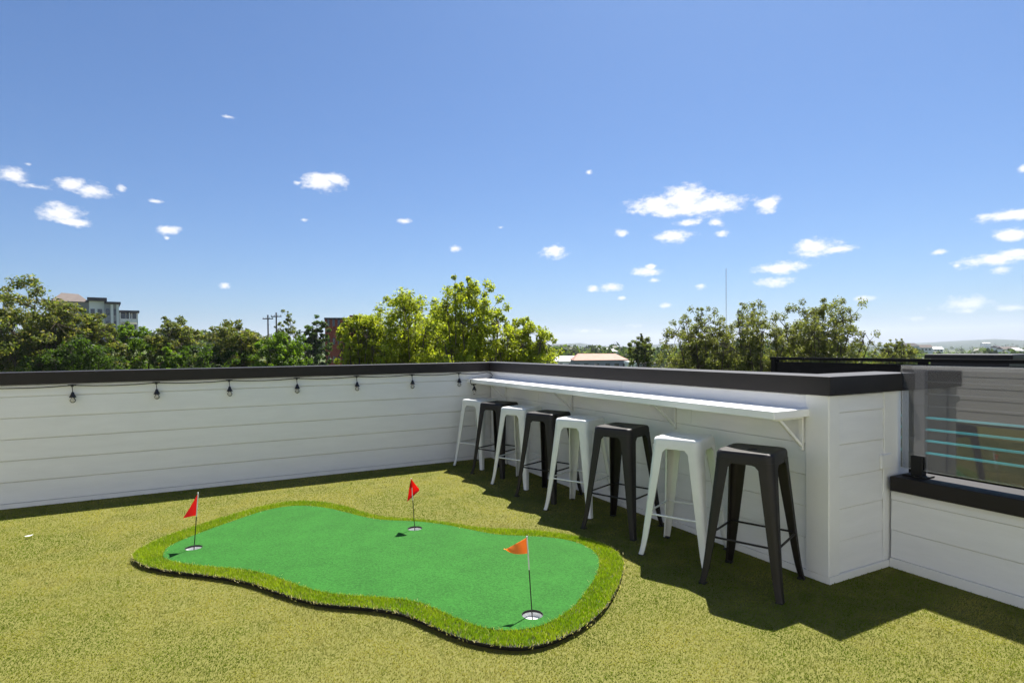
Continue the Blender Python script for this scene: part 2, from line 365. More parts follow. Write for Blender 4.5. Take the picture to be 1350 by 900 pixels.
L6 = [(x0, y0), (x2, y0), (x2, y1), (x1, y1), (x1, y2), (x0, y2)]
m.prism(L6, 'z', ZC0, ZC); m.build('cap', 'cap_metal', bw, bevel=0.004)
m = MB()
for x, y in ((XR+0.0, YE-0.0362), (3.75, YE-0.0362)): m.tube([(x+.02, y+.002, ZC0+.02), (x+.02, y-.002, ZC0+.02)], 0.006, 8)
m.build('screw', 'black_metal', bw)
m = MB(); m.box(XL-0.095, XL+0.015, YE-0.020, YE-0.004, 0.60, 0.685); m.build('flashing_cover', 'trim_white', bw, bevel=0.004)
m = MB(); m.box(XL-0.06, XL-0.040, YE-0.011, YE-0.002, 0.041, 0.60); m.build('caulk_strip', 'trim_white', bw, bevel=0.003)
# low wall to the right (looks towards -x)
lo = thing('parapet_wall', 'low white parapet wall with a black cap carrying the glass panel', 'wall', (0, 0, 0))
LZ0, LZ = 0.468, 0.556
m = MB(); m.box(XL+0.012, 3.885, -5.0, YE-0.02, 0, LZ0-0.001); m.build('core', 'siding', lo)
m = MB(); m.box(XL-0.016, XL+0.01, -5.0, YE-0.020, 0, 0.055); m.build('skirting', 'trim_white', lo)
for (z0, z1) in ((0.056, 0.225), (0.225, 0.409), (0.409, LZ0-0.002)):
    plank(lo, 'y', XL+0.012, -1, -5.0, YE-0.022, z0, z1, False)
m = MB(); m.box(XL-0.035, 3.905, -5.0, YE-0.031, LZ0, LZ); m.build('cap', 'cap_metal', lo, bevel=0.004)

# unseen tower added behind the camera to bounce sunlight; grey wing shows in the glass
tw = thing('bounce_tower', 'added unseen white plank tower bouncing sunlight, with a grey wing and door', 'bounce tower', (0, 0, 0))
m = MB(); m.box(-6.2, 3.6, -5.0, -1.512, 0, 3.08); m.build('core', 'siding', tw)
for k in range(16):
    z0 = 0.04+k*0.19; prof = [(-1.5115, z0+.002), (-1.494, z0+.002), (-1.500, z0+.188), (-1.5115, z0+.188)]
    for a, b in ((-6.2, 0.2), (1.2, 3.6)) if z0 < 2.0 else ((-6.2, 3.6),):
        m = MB(); m.prism(prof, 'x', a, b); m.build('plank', 'bounce_white', tw)
m = MB(); m.box(0.26, 1.14, -1.511, -1.49, 0.02, 1.98); d_ = m.build('door', 'grey_wall', tw)
m = MB(); m.tube([(1.06, -1.489, 1.0), (1.06, -1.44, 1.0), (0.95, -1.44, 1.0)], 0.01, 8); m.build('handle', 'steel', d_)
m = MB(); m.box(-6.3, 3.64, -5.1, -1.46, 3.082, 3.2); m.build('cap', 'cap_metal', tw)
m = MB(); m.box(-6.2, -3.612, -1.49, 6.40, 0, 2.60); m.build('wing', 'wing_grey', tw)
for k in range(13):
    z0 = 0.04+k*0.19; prof = [(-3.6115, z0+.002), (-3.594, z0+.002), (-3.600, z0+.188), (-3.6115, z0+.188)]
    m = MB(); m.prism(prof, 'y', -1.49, 6.40); m.build('plank', 'wing_grey', tw)
m = MB(); m.box(-6.3, -3.56, -1.455, 6.40, 2.602, 2.72); m.build('cap', 'cap_metal', tw)

# bar shelf with brackets
sh = thing('bar_shelf', 'long white wooden bar shelf fixed along the wall above the stools', 'shelf', (0, 0, 0))
m = MB(); m.box(2.780, XR-0.004, 2.165, YL-0.006, 0.936, 0.981); m.build('board', 'shelf_white', sh, bevel=0.004)
for y in (2.215, 3.26, 4.64, 6.02):
    m = MB(); m.box(XR-0.022, XR-0.005, y-0.013, y+0.013, 0.735, 0.9355)
    m.box(2.84, XR-0.022, y-0.013, y+0.013, 0.920, 0.9355)
    m.add([(2.875, y-.009, .922), (2.900, y-.009, .922), (XR-.020, y-.009, .775), (XR-.020, y-.009, .752),
           (2.875, y+.009, .922), (2.900, y+.009, .922), (XR-.020, y+.009, .775), (XR-.020, y+.009, .752)],
          [(0,3,2,1),(4,5,6,7),(0,1,5,4),(1,2,6,5),(2,3,7,6),(3,0,4,7)])
    m.build('bracket', 'trim_white', sh, bevel=0.002)

# ------------------------------------------------------------------ glass panel on the low wall
gp = thing('glass_panel', 'frameless glass balustrade panel clamped on the low wall', 'glass panel', (3.765, 0.6, LZ))
def local(o, m_obj): m_obj.location = Vector((0, 0, 0))-Vector(o.location); return m_obj
m = MB(); m.box(3.759, 3.771, -1.4, 2.032, 0.600, 1.221); local(gp, m.build('pane', 'pane_glass', gp))
for y in (1.935, 0.45, -1.1):
    m = MB(); m.box(3.738, 3.757, y-.03, y+.03, LZ+0.010, LZ+.125); m.box(3.773, 3.792, y-.03, y+.03, LZ+0.010, LZ+.125)
    m.box(3.757, 3.773, y-.03, y+.03, LZ+.010, LZ+.0435); m.box(3.715, 3.815, y-.065, y+.065, LZ+0.001, LZ+.0105)
    local(gp, m.build('clamp', 'black_metal', gp, bevel=0.002))
m = MB(); m.box(3.7575, 3.7725, -1.4, 2.032, 0.596, 0.5998); local(gp, m.build('edge_strip', 'steel', gp))

# neighbour's terrace beyond: cable rail and black fence
cr_o = thing('cable_railing', 'cable railing with thin horizontal wires behind the glass panel', 'railing', (4.42, 0.6, 0))
CXR = 4.42
def cz(px, py): d = ray(px, py); t = CXR/d[0]; return CAM_H+d[2]*t
py0, py1 = [ray(px, 540)[1]/ray(px, 540)[0]*CXR for px in (1221, 1207)]
zs = [cz(1224, 597), cz(1224, 581), cz(1224, 566), cz(1224, 550.5), cz(1224, 535), cz(1224, 519), cz(1224, 503)]
for k, z in enumerate(zs):
    m = MB(); m.tube([(CXR, -2.4, z), (CXR, (py0+py1)/2, z)], 0.0085 if k < 4 else 0.005, 6)
    o = local(cr_o, m.build('cable', 'teal_cable' if k < 4 else 'cable_grey', cr_o))
py0, py1 = [ray(px, 540)[1]/ray(px, 540)[0]*CXR for px in (1221, 1207)]
for y in ((py0+py1)/2, 0.75, -0.85, -2.4):
    m = MB(); m.box(CXR-.02, CXR+.02, y-(py1-py0)/2, y+(py1-py0)/2, 0.0, cz(1224, 488)); local(cr_o, m.build('post', 'aluminium', cr_o))
m = MB(); m.box(CXR-.022, CXR+.022, -2.45, py1+.01, cz(1224, 488), cz(1224, 488)+.025); local(cr_o, m.build('top_rail', 'aluminium', cr_o))
fx = 5.95
fn = thing('black_fence', 'black metal fence panel run on the neighbouring terrace with a thin top rail', 'fence', (fx, 1.5, 0))
y_l = at(1022, 478, 1.0); y_l = y_l[1]*fx/y_l[0]
for a, b in ((y_l-1.6, y_l-0.02), (y_l-3.2, y_l-1.62), (y_l-4.8, y_l-3.22), (y_l-6.4, y_l-4.82), (y_l-8.0, y_l-6.42)):
    m = MB(); m.box(fx-.02, fx+.02, a, b, 0.0, 1.155); local(fn, m.build('panel', 'fence_black', fn))
for k in range(6):
    y = y_l-1.6*k; m = MB(); m.box(fx-.035, fx+.035, y-.03, y+.03, 0, 1.178); local(fn, m.build('post', 'fence_black', fn))
m = MB(); m.box(fx-.03, fx+.03, y_l-8.1, y_l+.05, 1.179, 1.21); local(fn, m.build('top_rail', 'fence_black', fn))
bx = thing('rooftop_unit', 'flat black metal box on the roof beyond the black fence', 'roof unit', (9.0, 3.9, -0.22), 0.1)
m = MB(); m.box(-.35, .35, -.42, .42, 0, 1.37); m.build('casing', 'black_metal', bx, bevel=0.01)
m = MB(); m.box(-.40, .40, -.47, .47, 1.371, 1.43); m.build('lid', 'black_metal', bx, bevel=0.008)
m = MB(); m.box(6.001, 11.5, -7.0, 9.0, -0.5, -0.22); structure(m.build('neighbour_roof', 'roof_membrane'))
m = MB(); m.box(3.931, 11.4, -6.9, 8.9, -10.98, -0.504)
nh = thing('townhouse', 'neighbouring townhouse block under the black fence', 'building', (7.5, 1, -11)); o = m.build('wall', 'grey_wall', nh); o.location = (-7.5, -1, 11)

# ------------------------------------------------------------------ bar stools
SEAT_H, S0, S1 = 0.762, 0.158, 0.216
def rsq(half, rad, z, n=8):                                # rounded square ring
    pts = []
    for cx, cy, a0 in ((1, 1, 0), (-1, 1, 90), (-1, -1, 180), (1, -1, 270)):
        for k in range(n+1):
            a = math.radians(a0+90*k/n); pts.append((cx*(half-rad)+rad*math.cos(a), cy*(half-rad)+rad*math.sin(a), z))
    return pts
def leg_half(z): t = 1-z/0.70; return S0+0.002+(S1-S0)*max(t, 0)**1.02+0.010*math.exp(-z/0.05)-0.0
def leg_mesh():
    m = MB(); rings = []; th = 0.0030
    for z in (0.006, 0.03, 0.07, 0.12, 0.2, 0.3, 0.42, 0.54, 0.62, 0.67, 0.69, 0.712):
        h = leg_half(z); r = 0.012+0.030*(z/0.7); w = 0.034+0.044*(z/0.66)
        if z > 0.67: w += (z-0.67)*0.8
        outer = [(h-w, h)]; inner = [(h-w, h-th)]
        for k in range(7):
            a = math.radians(90-90*k/6)
            outer.append((h-r+r*math.cos(a), h-r+r*math.sin(a))); inner.append((h-r+(r-th)*math.cos(a), h-r+(r-th)*math.sin(a)))
        outer.append((h, h-w)); inner.append((h-th, h-w))
        # folded-in lips
        lip = 0.010
        ring = outer+[(h-lip, h-w), (h-lip, h-w+th*.8), (h-th, h-w+th*.8)]+inner[::-1][1:-1]+[(h-w+th*.8, h-th), (h-w+th*.8, h-lip), (h-w, h-lip)]
        rings.append([(x, y, z) for x, y in ring])
    m.loft(rings); return m.mesh('leg', smooth=35)
def make_stool(color):
    st = thing('bar_stool', '-', 'bar stool'); mat = 'stool_'+color
    m = MB(); hs = S0
    prof = [(hs-.002, .040, .694), (hs+.001, .042, .694), (hs+.001, .042, .700), (hs-.001, .042, .742), (hs-.004, .042, .753), (hs-.010, .040, .760), (hs-.018, .036, .7622), (hs-.030, .030, .761), (hs-.075, .030, .7585)]
    rings = [rsq(a, r, z) for a, r, z in prof]; nn = len(rings[0])
    def circ(rx, ry, z):
        o = []
        for p in rings[0]:
            a = math.atan2(p[1], p[0]); o.append((rx*math.cos(a), ry*math.sin(a), z))
        return o
    rings += [circ(.020, .034, .7575), circ(.018, .032, .755), circ(.018, .032, .748)]
    rings += [rsq(hs-.075, .030, .7545), rsq(hs-.006, .038, .750), rsq(hs-.0035, .038, .700), rings[0]]
    m.loft(rings, caps=False); m.build('seat', mat, st, smooth=30)
    lm = leg_mesh(); lm.materials.append(MATS[mat])
    gm = MB(); h = leg_half(0); gm.box(h-.040, h-.001, h-.040, h-.001, 0.0, 0.0058); gmesh = gm.mesh('glide'); gmesh.materials.append(MATS['rubber'])
    for k in range(4):
        l = obj('leg', lm, None, st); l.rotation_euler = (0, 0, k*math.pi/2)
        obj('glide', gmesh, None, l)
    zb = 0.270; hb = leg_half(zb)-.006
    bm_ = MB(); bm_.tube([(-hb+.008, hb-.002, zb), (hb-.008, hb-.002, zb)], 0.0062, 8); bme = bm_.mesh('footrest', smooth=40); bme.materials.append(MATS[mat])
    for k in range(4):
        b = obj('footrest', bme, None, st); b.rotation_euler = (0, 0, k*math.pi/2)
    m = MB(); d = hs-.012
    for s in (1, -1):
        m.tube([(-d, -s*d, .695), (-.03, -s*.03, .668 if s > 0 else .676), (.03, s*.03, .668 if s > 0 else .676), (d, s*d, .695)], 0.0065, 6)
    m.build('under_brace', 'stool_black' if color == 'black' else mat, st, smooth=40)
    return st
P_W, P_B = make_stool('white'), make_stool('black')
R_OFF = {}
stools = [(2.785, 6.085, 23, 'white', 'white metal bar stool closest to the corner of the two walls'),
          (2.790, 5.600, 24, 'black', 'black metal bar stool second in the row from the wall corner'),
          (2.765, 5.055, 24, 'white', 'white metal bar stool third in the row from the wall corner'),
          (2.748, 4.515, 22, 'black', 'black metal bar stool fourth in the row from the wall corner'),
          (2.752, 4.015, 25, 'white', 'white metal bar stool fifth in the row from the wall corner'),
          (2.738, 3.445, 21, 'black', 'black metal bar stool sixth in the row, two from the shelf end'),
          (2.760, 2.830, 25, 'white', 'white metal bar stool next to last, beside the stool at the shelf end'),
          (2.756, 2.293, 22, 'black', 'black metal bar stool at the open end of the shelf by the wall end')]
used = set()
for x, y, a, c, lab in stools:
    src = P_W if c == 'white' else P_B
    o = src if c not in used else copy_tree(src); used.add(c)
    o.location = (x, y, 0.0); o.rotation_euler = (0, 0, math.radians(a)); o['label'] = lab; o['category'] = 'bar stool'; o['group'] = 'bar stools under the wall shelf'

# ------------------------------------------------------------------ string lights along the left wall
sl = thing('string_light', 'black string light cord with hanging bulbs under the wall cap', 'string lights', (0, YL-0.03, 1.04))
xs = [-6.25, -5.6, -4.95, -4.3, -3.65, -3.0, -2.36, -1.71, -1.062, -0.42, 0.199, 0.834, 1.454, 2.083, 2.66]
yc = YL-0.020
pts = []
for i, x in enumerate(xs):
    pts.append((x, yc, 1.047))
    if i < len(xs)-1:
        for t in (.25, .5, .75): pts.append((x+(xs[i+1]-x)*t, yc, 1.047-0.012*4*t*(1-t)))
tail = [(2.80, yc, 1.035), (2.92, yc-.004, 1.035), (3.02, yc-.02, 1.05), (3.062, yc-.05, 1.045), (3.066, yc-.09, 1.02), (3.04, yc-.13, 0.995), (2.96, yc-.14, 0.987), (2.86, yc-.12, 0.986), (2.79, yc-.11, 0.984), (2.771, yc-.11, 0.97), (2.770, yc-.11, 0.93), (2.80, yc-.12, 0.915)]
m = MB(); m.tube(pts+tail, 0.0042, 6); local(sl, m.build('cord', 'black_plastic', sl, smooth=60))
def lamp(x, y, z, drop):
    m = MB(); m.tube([(x, y, z+.010), (x, y, z-.012)], 0.011, 8); m.tube([(x-.03, y, z+.002), (x+.03, y, z+.002)], 0.0065, 6)
    m.tube([(x, y, z-.01), (x+.004, y-.002, z-drop)], 0.0035, 6); so = local(sl, m.build('drop_lead', 'black_plastic', sl, smooth=40))
    zz = z-drop
    m = MB(); prof = [(.007, .004), (.012, -.004), (.014, -.016), (.021, -.030), (.026, -.040), (.026, -.046)]
    m.loft([[(x+.004+r*math.cos(a), y-.006+r*math.sin(a), zz+dz) for a in np.linspace(0, 2*math.pi, 12, endpoint=False)] for r, dz in prof])
    local(sl, m.build('socket', 'black_plastic', sl, smooth=40))
    m = MB(); prof = [(.013, -.045), (.016, -.053), (.022, -.064), (.024, -.074), (.019, -.086), (.009, -.093), (.002, -.095)]
    m.loft([[(x+.004+r*math.cos(a), y-.006+r*math.sin(a), zz+dz) for a in np.linspace(0, 2*math.pi, 12, endpoint=False)] for r, dz in prof])
    local(sl, m.build('bulb', 'bulb_glass', sl, smooth=60))
for i, x in enumerate(xs): lamp(x, yc-.012, 1.047, 0.062)
lamp(2.80, yc-.135, 0.915, 0.02)

# ------------------------------------------------------------------ putting green
OUT = [(-0.42,4.34),(-0.44,4.48),(-0.39,4.60),(-0.29,4.76),(-0.07,4.96),(0.19,5.16),(0.45,5.31),(0.65,5.33),(0.85,5.20),(1.0,4.97),(1.11,4.66),(1.24,4.44),(1.43,4.28),(1.6,4.08),(1.74,3.87),(1.93,3.72),(2.11,3.57),(2.25,3.38),(2.32,3.19),(2.32,3.0),(2.25,2.82),(2.08,2.63),(1.89,2.46),(1.69,2.32),(1.5,2.24),(1.34,2.21),(1.22,2.23),(1.12,2.30),(1.02,2.42),(0.95,2.57),(0.88,2.74),(0.8,2.87),(0.67,2.99),(0.54,3.09),(0.42,3.23),(0.31,3.41),(0.21,3.59),(0.08,3.75),(-0.06,3.89),(-0.21,4.03),(-0.34,4.18)]
INN = [(-0.26,4.37),(-0.25,4.50),(-0.18,4.61),(-0.02,4.78),(0.19,4.97),(0.39,5.13),(0.58,5.19),(0.77,5.09),(0.92,4.88),(1.05,4.60),(1.18,4.40),(1.39,4.25),(1.54,4.08),(1.67,3.86),(1.79,3.66),(1.96,3.53),(2.11,3.40),(2.19,3.25),(2.20,3.09),(2.14,2.92),(1.99,2.74),(1.79,2.57),(1.61,2.44),(1.46,2.38),(1.34,2.37),(1.22,2.41),(1.13,2.50),(1.07,2.62),(1.02,2.76),(0.96,2.90),(0.86,3.01),(0.73,3.11),(0.60,3.21),(0.48,3.36),(0.38,3.55),(0.27,3.74),(0.14,3.88),(-0.02,4.01),(-0.16,4.15),(-0.24,4.26)]
def smooth_loop(pts, n, it=3):
    p = np.array(pts, float)
    # resample closed Catmull-Rom
    m = len(p); res = []
    for i in range(m):
        a, b, c, d = p[i-1], p[i], p[(i+1) % m], p[(i+2) % m]
        for t in np.linspace(0, 1, 8, endpoint=False):
            res.append(0.5*((2*b)+(c-a)*t+(2*a-5*b+4*c-d)*t*t+(3*b-a-3*c+d)*t**3))
    r = np.array(res)
    for _ in range(it*4): r = (np.roll(r, 1, 0)+2*r+np.roll(r, -1, 0))/4
    seg = np.linalg.norm(np.roll(r, -1, 0)-r, axis=1); s = np.concatenate([[0], np.cumsum(seg)]); rr = np.vstack([r, r[:1]])
    q = np.linspace(0, s[-1], n, endpoint=False); return np.stack([np.interp(q, s, rr[:, 0]), np.interp(q, s, rr[:, 1])], 1)
out_l, inn_l = smooth_loop(OUT, 220), smooth_loop(INN, 200)
_c = inn_l.mean(0)
for i_ in range(len(inn_l)):                                # the pile hides a strip of the felt on the near side
    t_ = inn_l[(i_+3) % len(inn_l)]-inn_l[i_-3]; n_ = np.array([t_[1], -t_[0]])/(np.linalg.norm(t_)+1e-9)
    if np.dot(n_, inn_l[i_]-_c) < 0: n_ = -n_
    inn_l[i_] = inn_l[i_]-FW[:2]*0.022*max(0.0, -float(np.dot(n_, FW[:2])))
def inside(poly, x, y):
    c = np.zeros(len(x), bool); j = len(poly)-1
    for i in range(len(poly)):
        xi, yi = poly[i]; xj, yj = poly[j]
        cond = ((yi > y) != (yj > y)) & (x < (xj-xi)*(y-yi)/(yj-yi+1e-12)+xi)
        c ^= cond; j = i
    return c
MAT_Z, GREEN_Z = 0.032, 0.036
HOLES = [(1.403, 2.471), (1.332, 4.075), (-0.092, 4.405)]
pg = thing('putting_green', 'kidney-shaped bright green putting mat with a long-grass fringe', 'putting green', (1.0, 3.7, 0))
def fill(loops, z, name, mat):
    bm = bmesh.new()
    es = []
    for lp in loops:
        vv = [bm.verts.new((float(a), float(b), z)) for a, b in lp]
        es += [bm.edges.new((vv[i], vv[(i+1) % len(vv)])) for i in range(len(vv))]
    bmesh.ops.triangle_fill(bm, use_beauty=True, use_dissolve=False, edges=es, normal=(0, 0, 1))
    me = bpy.data.meshes.new(name); bmesh.ops.recalc_face_normals(bm, faces=bm.faces)
    for f in bm.faces:
        if f.normal.z < 0: f.normal_flip()
    bm.to_mesh(me); bm.free(); return local(pg, obj(name, me, mat, pg))
circ = lambda cx, cy, r, n=28: [(cx+r*math.cos(2*math.pi*k/n), cy+r*math.sin(2*math.pi*k/n)) for k in range(n)]
HR = 0.053
fill([inn_l]+[circ(x, y, HR) for x, y in HOLES], GREEN_Z, 'putting_surface', 'felt')
# mat base: a sheet with its black edge
fill([out_l, inn_l], MAT_Z-0.004, 'fringe_backing', 'mat_backing')
m = MB()
no = len(out_l)
def shrink(l, d):
    t = np.roll(l, -1, 0)-np.roll(l, 1, 0); nrm = np.stack([t[:, 1], -t[:, 0]], 1); nrm /= np.linalg.norm(nrm, axis=1)[:, None]
    return l+nrm*d
sgn = 1 if inside(out_l, *[np.array([v]) for v in shrink(out_l, 0.02)[0]])[0] else -1
ringA = [(a, b, 0.001) for a, b in shrink(out_l, sgn*0.02)]; ringB = [(a, b, MAT_Z-0.004) for a, b in out_l]
m.loft([ringA, ringB], caps=False); local(pg, m.build('mat_edge', 'mat_backing', pg, smooth=60))
for (hx, hy) in HOLES:
    m = MB(); nseg = 28
    R_ = lambda r, z: [(hx+r*math.cos(2*math.pi*k/nseg), hy+r*math.sin(2*math.pi*k/nseg), z) for k in range(nseg)]
    m.loft([R_(HR-.0010, 0.0235), R_(HR-.004, 0.0045), R_(0.006, 0.0060)], caps=False)
    cup = local(pg, m.build('cup', 'cup_white', pg, smooth=40))
    m = MB(); m.loft([R_(HR+.0008, GREEN_Z-.0004), R_(HR-.0012, GREEN_Z-.0004), R_(HR-.0008, 0.0230)], caps=False)  # dark ring painted in for the shade under the hole's rim
    m.build('cup_shade_ring', 'mat_backing', cup, smooth=40)

# blades -------------------------------------------------------------
def blades(name, px, py, z0, height, width, lean_az, lean, col, mat, parent=None, tipmul=1.15):
    K = len(px); th = rng.uniform(0, 2*math.pi, K)
    wx, wy = np.cos(th)*width/2, np.sin(th)*width/2
    lx, ly = np.cos(lean_az)*lean*height, np.sin(lean_az)*lean*height
    V = np.zeros((K, 5, 3)); 
    V[:, 0] = np.stack([px-wx, py-wy, np.full(K, z0)], 1); V[:, 1] = np.stack([px+wx, py+wy, np.full(K, z0)], 1)
    hz = height*np.sqrt(np.maximum(1-np.minimum(lean, .95)**2, 0.05))
    V[:, 2] = np.stack([px+.4*lx-wx*.85, py+.4*ly-wy*.85, z0+hz*.62], 1); V[:, 3] = np.stack([px+.4*lx+wx*.85, py+.4*ly+wy*.85, z0+hz*.62], 1)
    V[:, 4] = np.stack([px+lx, py+ly, z0+hz], 1)
    return big_mesh(name, V, 5, [(0, 1, 3), (0, 3, 2), (2, 3, 4)], col, mat, parent)
# turf over the visible floor, thinner with distance
def sample_turf(n):
    x = rng.uniform(-3.59, XL-0.02, n); y = rng.uniform(-0.6, YL-0.02, n)
    d = x*FW[0]+y*FW[1]; lat = x*RT[0]+y*RT[1]
    keep = (d > 1.3) & (np.abs(lat) < d*0.95+1.5)
    keep &= ~((x > XR-0.02) & (y > YE-0.02))
    keep &= rng.random(n) < np.clip((2.6/np.maximum(d, .1))**1.25, 0.16, 1.0)
    x, y, d = x[keep], y[keep], d[keep]
    k2 = ~inside(out_l[::2], x, y); return x[k2], y[k2], d[k2]
x, y, d = sample_turf(1450000)
K = len(x); print('turf blades', K)
big = vnoise(x*2.1+3, y*2.1+8, 1); mid = vnoise(x*6.5, y*6.5, 2); fine = vnoise(x*22, y*22, 3)
laz = 2*math.pi*(0.35*vnoise(x*1.6, y*1.6, 8)+0.55*vnoise(x*9, y*9, 9))+rng.normal(0, .8, K)+2.2
straw = np.clip(0.47+1.15*(big-.5)+1.15*(mid-.5)+0.5*(fine-.5)+rng.normal(0, .05, K), 0, 1)
g = np.array([0.108, 0.155, 0.005]); s_ = np.array([0.320, 0.295, 0.085]); dk = np.array([0.090, 0.138, 0.005])
col = g[None]*(1-straw[:, None])+s_[None]*straw[:, None]
q_ = rng.random(K) < 0.10; col[q_] = dk
col *= rng.uniform(0.93, 1.07, K)[:, None]
hgt = rng.uniform(0.005, 0.012, K)*(1+.25*(mid-.5))
o = blades('grass', x, y, 0.0, hgt, rng.uniform(0.0016, 0.0030, K)*(0.8+0.16*d), laz, rng.uniform(0.5, 0.94, K), col, 'turf_blade')
o['kind'] = 'stuff'; o['label'] = 'short olive and straw artificial turf covering the roof terrace'; o['category'] = 'turf'
# fringe of the putting green
bb0, bb1 = out_l.min(0)-.02, out_l.max(0)+.02
x = rng.uniform(bb0[0], bb1[0], 420000); y = rng.uniform(bb0[1], bb1[1], 420000)
k = inside(out_l, x, y); x, y = x[k], y[k]; k = ~inside(inn_l, x, y); x, y = x[k], y[k]; K = len(x); print('fringe', K)
mid = vnoise(x*8, y*8, 12); cen = np.array([1.0, 3.6])
laz = rng.uniform(0, 2*math.pi, K)
a = np.array([0.18, 0.30, 0.010]); b = np.array([0.31, 0.39, 0.020]); w = np.clip(mid+rng.normal(0, .25, K), 0, 1)[:, None]
col = (a*(1-w)+b*w)*rng.uniform(.75, 1.2, K)[:, None]
st = rng.random(K) < 0.035; col[st] = (0.50, 0.45, 0.22)
o = blades('fringe', x, y, MAT_Z-0.004, rng.uniform(0.015, 0.026, K), rng.uniform(.0018, .0032, K)*1.25, laz, rng.uniform(.05, .75, K), col, 'fringe_blade', pg)
o['kind'] = 'stuff'; local(pg, o)
# straggling pale threads along the cut edges
ed = np.concatenate([out_l[rng.integers(0, len(out_l), 1500)], inn_l[rng.integers(0, len(inn_l), 900)]])
ed = ed+rng.normal(0, .012, ed.shape); K = len(ed)
col = np.array([0.55, 0.50, 0.25])[None]*rng.uniform(.5, 1.1, K)[:, None]
o = blades('loose_threads', ed[:, 0], ed[:, 1], MAT_Z-0.002, rng.uniform(.010, .024, K), rng.uniform(.002, .004, K), rng.uniform(0, 6.28, K), rng.uniform(.4, .93, K), col, 'fringe_blade', pg)
o['kind'] = 'stuff'; local(pg, o)

# ------------------------------------------------------------------ golf flags
def golf_flag(hx, hy, lean, color, outline, label, shape=None):
    t = thing('golf_flag', label, 'flag', (hx, hy, 0.006), 0, 'flags standing in the putting holes')
    top = np.array([lean[0], lean[1], 0.395]); P = lambda s: top*s
    m = MB(); m.tube([P(0.0), P(.25), P(0.6)], 0.0030, 8); m.build('pole', 'black_plastic', t, smooth=60)
    m = MB(); m.tube([P(0.6), P(0.8), P(1.0)], 0.0034, 8); m.tube([P(1.0), P(1.008)], 0.0042, 8); m.build('flag_sleeve', 'cup_white', t, smooth=60)
    if shape is not None:
        m = MB(); nv, nu = 12, 8; rows = []
        rgt, tipp = [np.array(p) for p in shape]
        for j in range(nv+1):
            v = j/nv; a_ = tipp*v; b_ = rgt*(v/.46) if v <= .46 else rgt+(tipp-rgt)*((v-.46)/.54)
            rows.append([top+a_+(b_-a_)*(i/nu)+np.array([FW[0], FW[1], 0])*(-.006+.022*math.sin(i/nu*math.pi)*math.sin(v*math.pi)-.012*math.sin(v*5)) for i in range(nu+1)])
        th = np.array([FW[0], FW[1], 0])*0.0004; k0 = (nv+1)*(nu+1)
        vs_ = [p+th for r in rows for p in r]+[p-th for r in rows for p in r]
        fs_ = [(s_*k0+j*(nu+1)+i, s_*k0+j*(nu+1)+i+1, s_*k0+(j+1)*(nu+1)+i+1, s_*k0+(j+1)*(nu+1)+i) for s_ in (0, 1) for j in range(nv) for i in range(nu)]
        m.add(vs_, fs_); m.build('pennant', color, t, smooth=80); return t
    # cloth: grid between pole edge and the outer edge, with folds, a hair of thickness
    m = MB(); nu, nv = 10, 7; G_ = []
    a0, a1, tip, fold, bulge = outline
    for i in range(nu+1):
        u = i/nu; row = []
        for j in range(nv+1):
            v = j/nv; base = P(a0+(a1-a0)*v)
            tipv = top*((a0+a1)/2)+np.array(tip)
            p = base*(1-u)+tipv*u
            p = p+fold[0]*math.sin(u*fold[1]+v*1.5)*u*np.array([FW[0], FW[1], 0])+np.array([0, 0, -1])*fold[2]*u*(1-u)*4*(0.5+0.5*v)+bulge*u*(1-u)*4*RT
            row.append(p)
        G_.append(row)
    th = np.array([FW[0], FW[1], 0])*0.0004; idx = lambda i, j, s: s*(nu+1)*(nv+1)+i*(nv+1)+j
    vs_ = [p+th for r in G_ for p in r]+[p-th for r in G_ for p in r]; fs_ = []
    for s in (0, 1):
        for i in range(nu):
            for j in range(nv): fs_.append((idx(i, j, s), idx(i+1, j, s), idx(i+1, j+1, s), idx(i, j+1, s)))
    m.add(vs_, fs_); m.build('pennant', color, t, smooth=80)
    return t
rt2 = RT
def sc(r, u, f=0): return r*RT+np.array([0, 0, u])+f*np.array([FW[0], FW[1], 0])
golf_flag(*HOLES[0], tuple((sc(-.022, 0, .06))[:2]), 'flag_orange', (0.995, 0.80, sc(-0.118, -0.005, -0.03), (0.016, 5.0, 0.014), 0), 'orange pennant on a thin pole in the hole nearest the stools')
golf_flag(*HOLES[1], tuple((sc(-.022, 0))[:2]), 'flag_red', (1.0, 0.66, sc(-0.020, -0.110, -0.02), (0.006, 4.0, -0.004), 0.048), 'red pennant hanging folded in the hole on the far edge of the mat', (sc(.066, -.080), sc(-.034, -.172)))
golf_flag(*HOLES[2], tuple((sc(.036, 0))[:2]), 'flag_red', (0.995, 0.62, sc(-0.092, -0.088, 0.0), (0.010, 4.0, 0.0), 0), 'red pennant drooping flat at the narrow end of the mat')
# a pale fallen leaf on the turf
p = ground_at(38, 706, 0.02); m = MB()
pr = [(.75*a, .75*b, c) for a, b, c in [(-.035, 0, .004), (-.015, .013, .001), (.012, .014, .0), (.035, .002, .006), (.012, -.012, .001), (-.015, -.012, .001)]]
m.add([(a, b, c) for a, b, c in pr]+[(a, b, c-.0012) for a, b, c in pr], [tuple(range(6)), tuple(range(11, 5, -1))]+[(i, (i+1) % 6, 6+(i+1) % 6, 6+i) for i in range(6)])
o = m.build('fallen_leaf', 'trim_white'); o.location = p; o.rotation_euler = (0, 0, 0.2); tag(o, 'small pale dry leaf lying on the turf near the string-light wall', 'leaf')

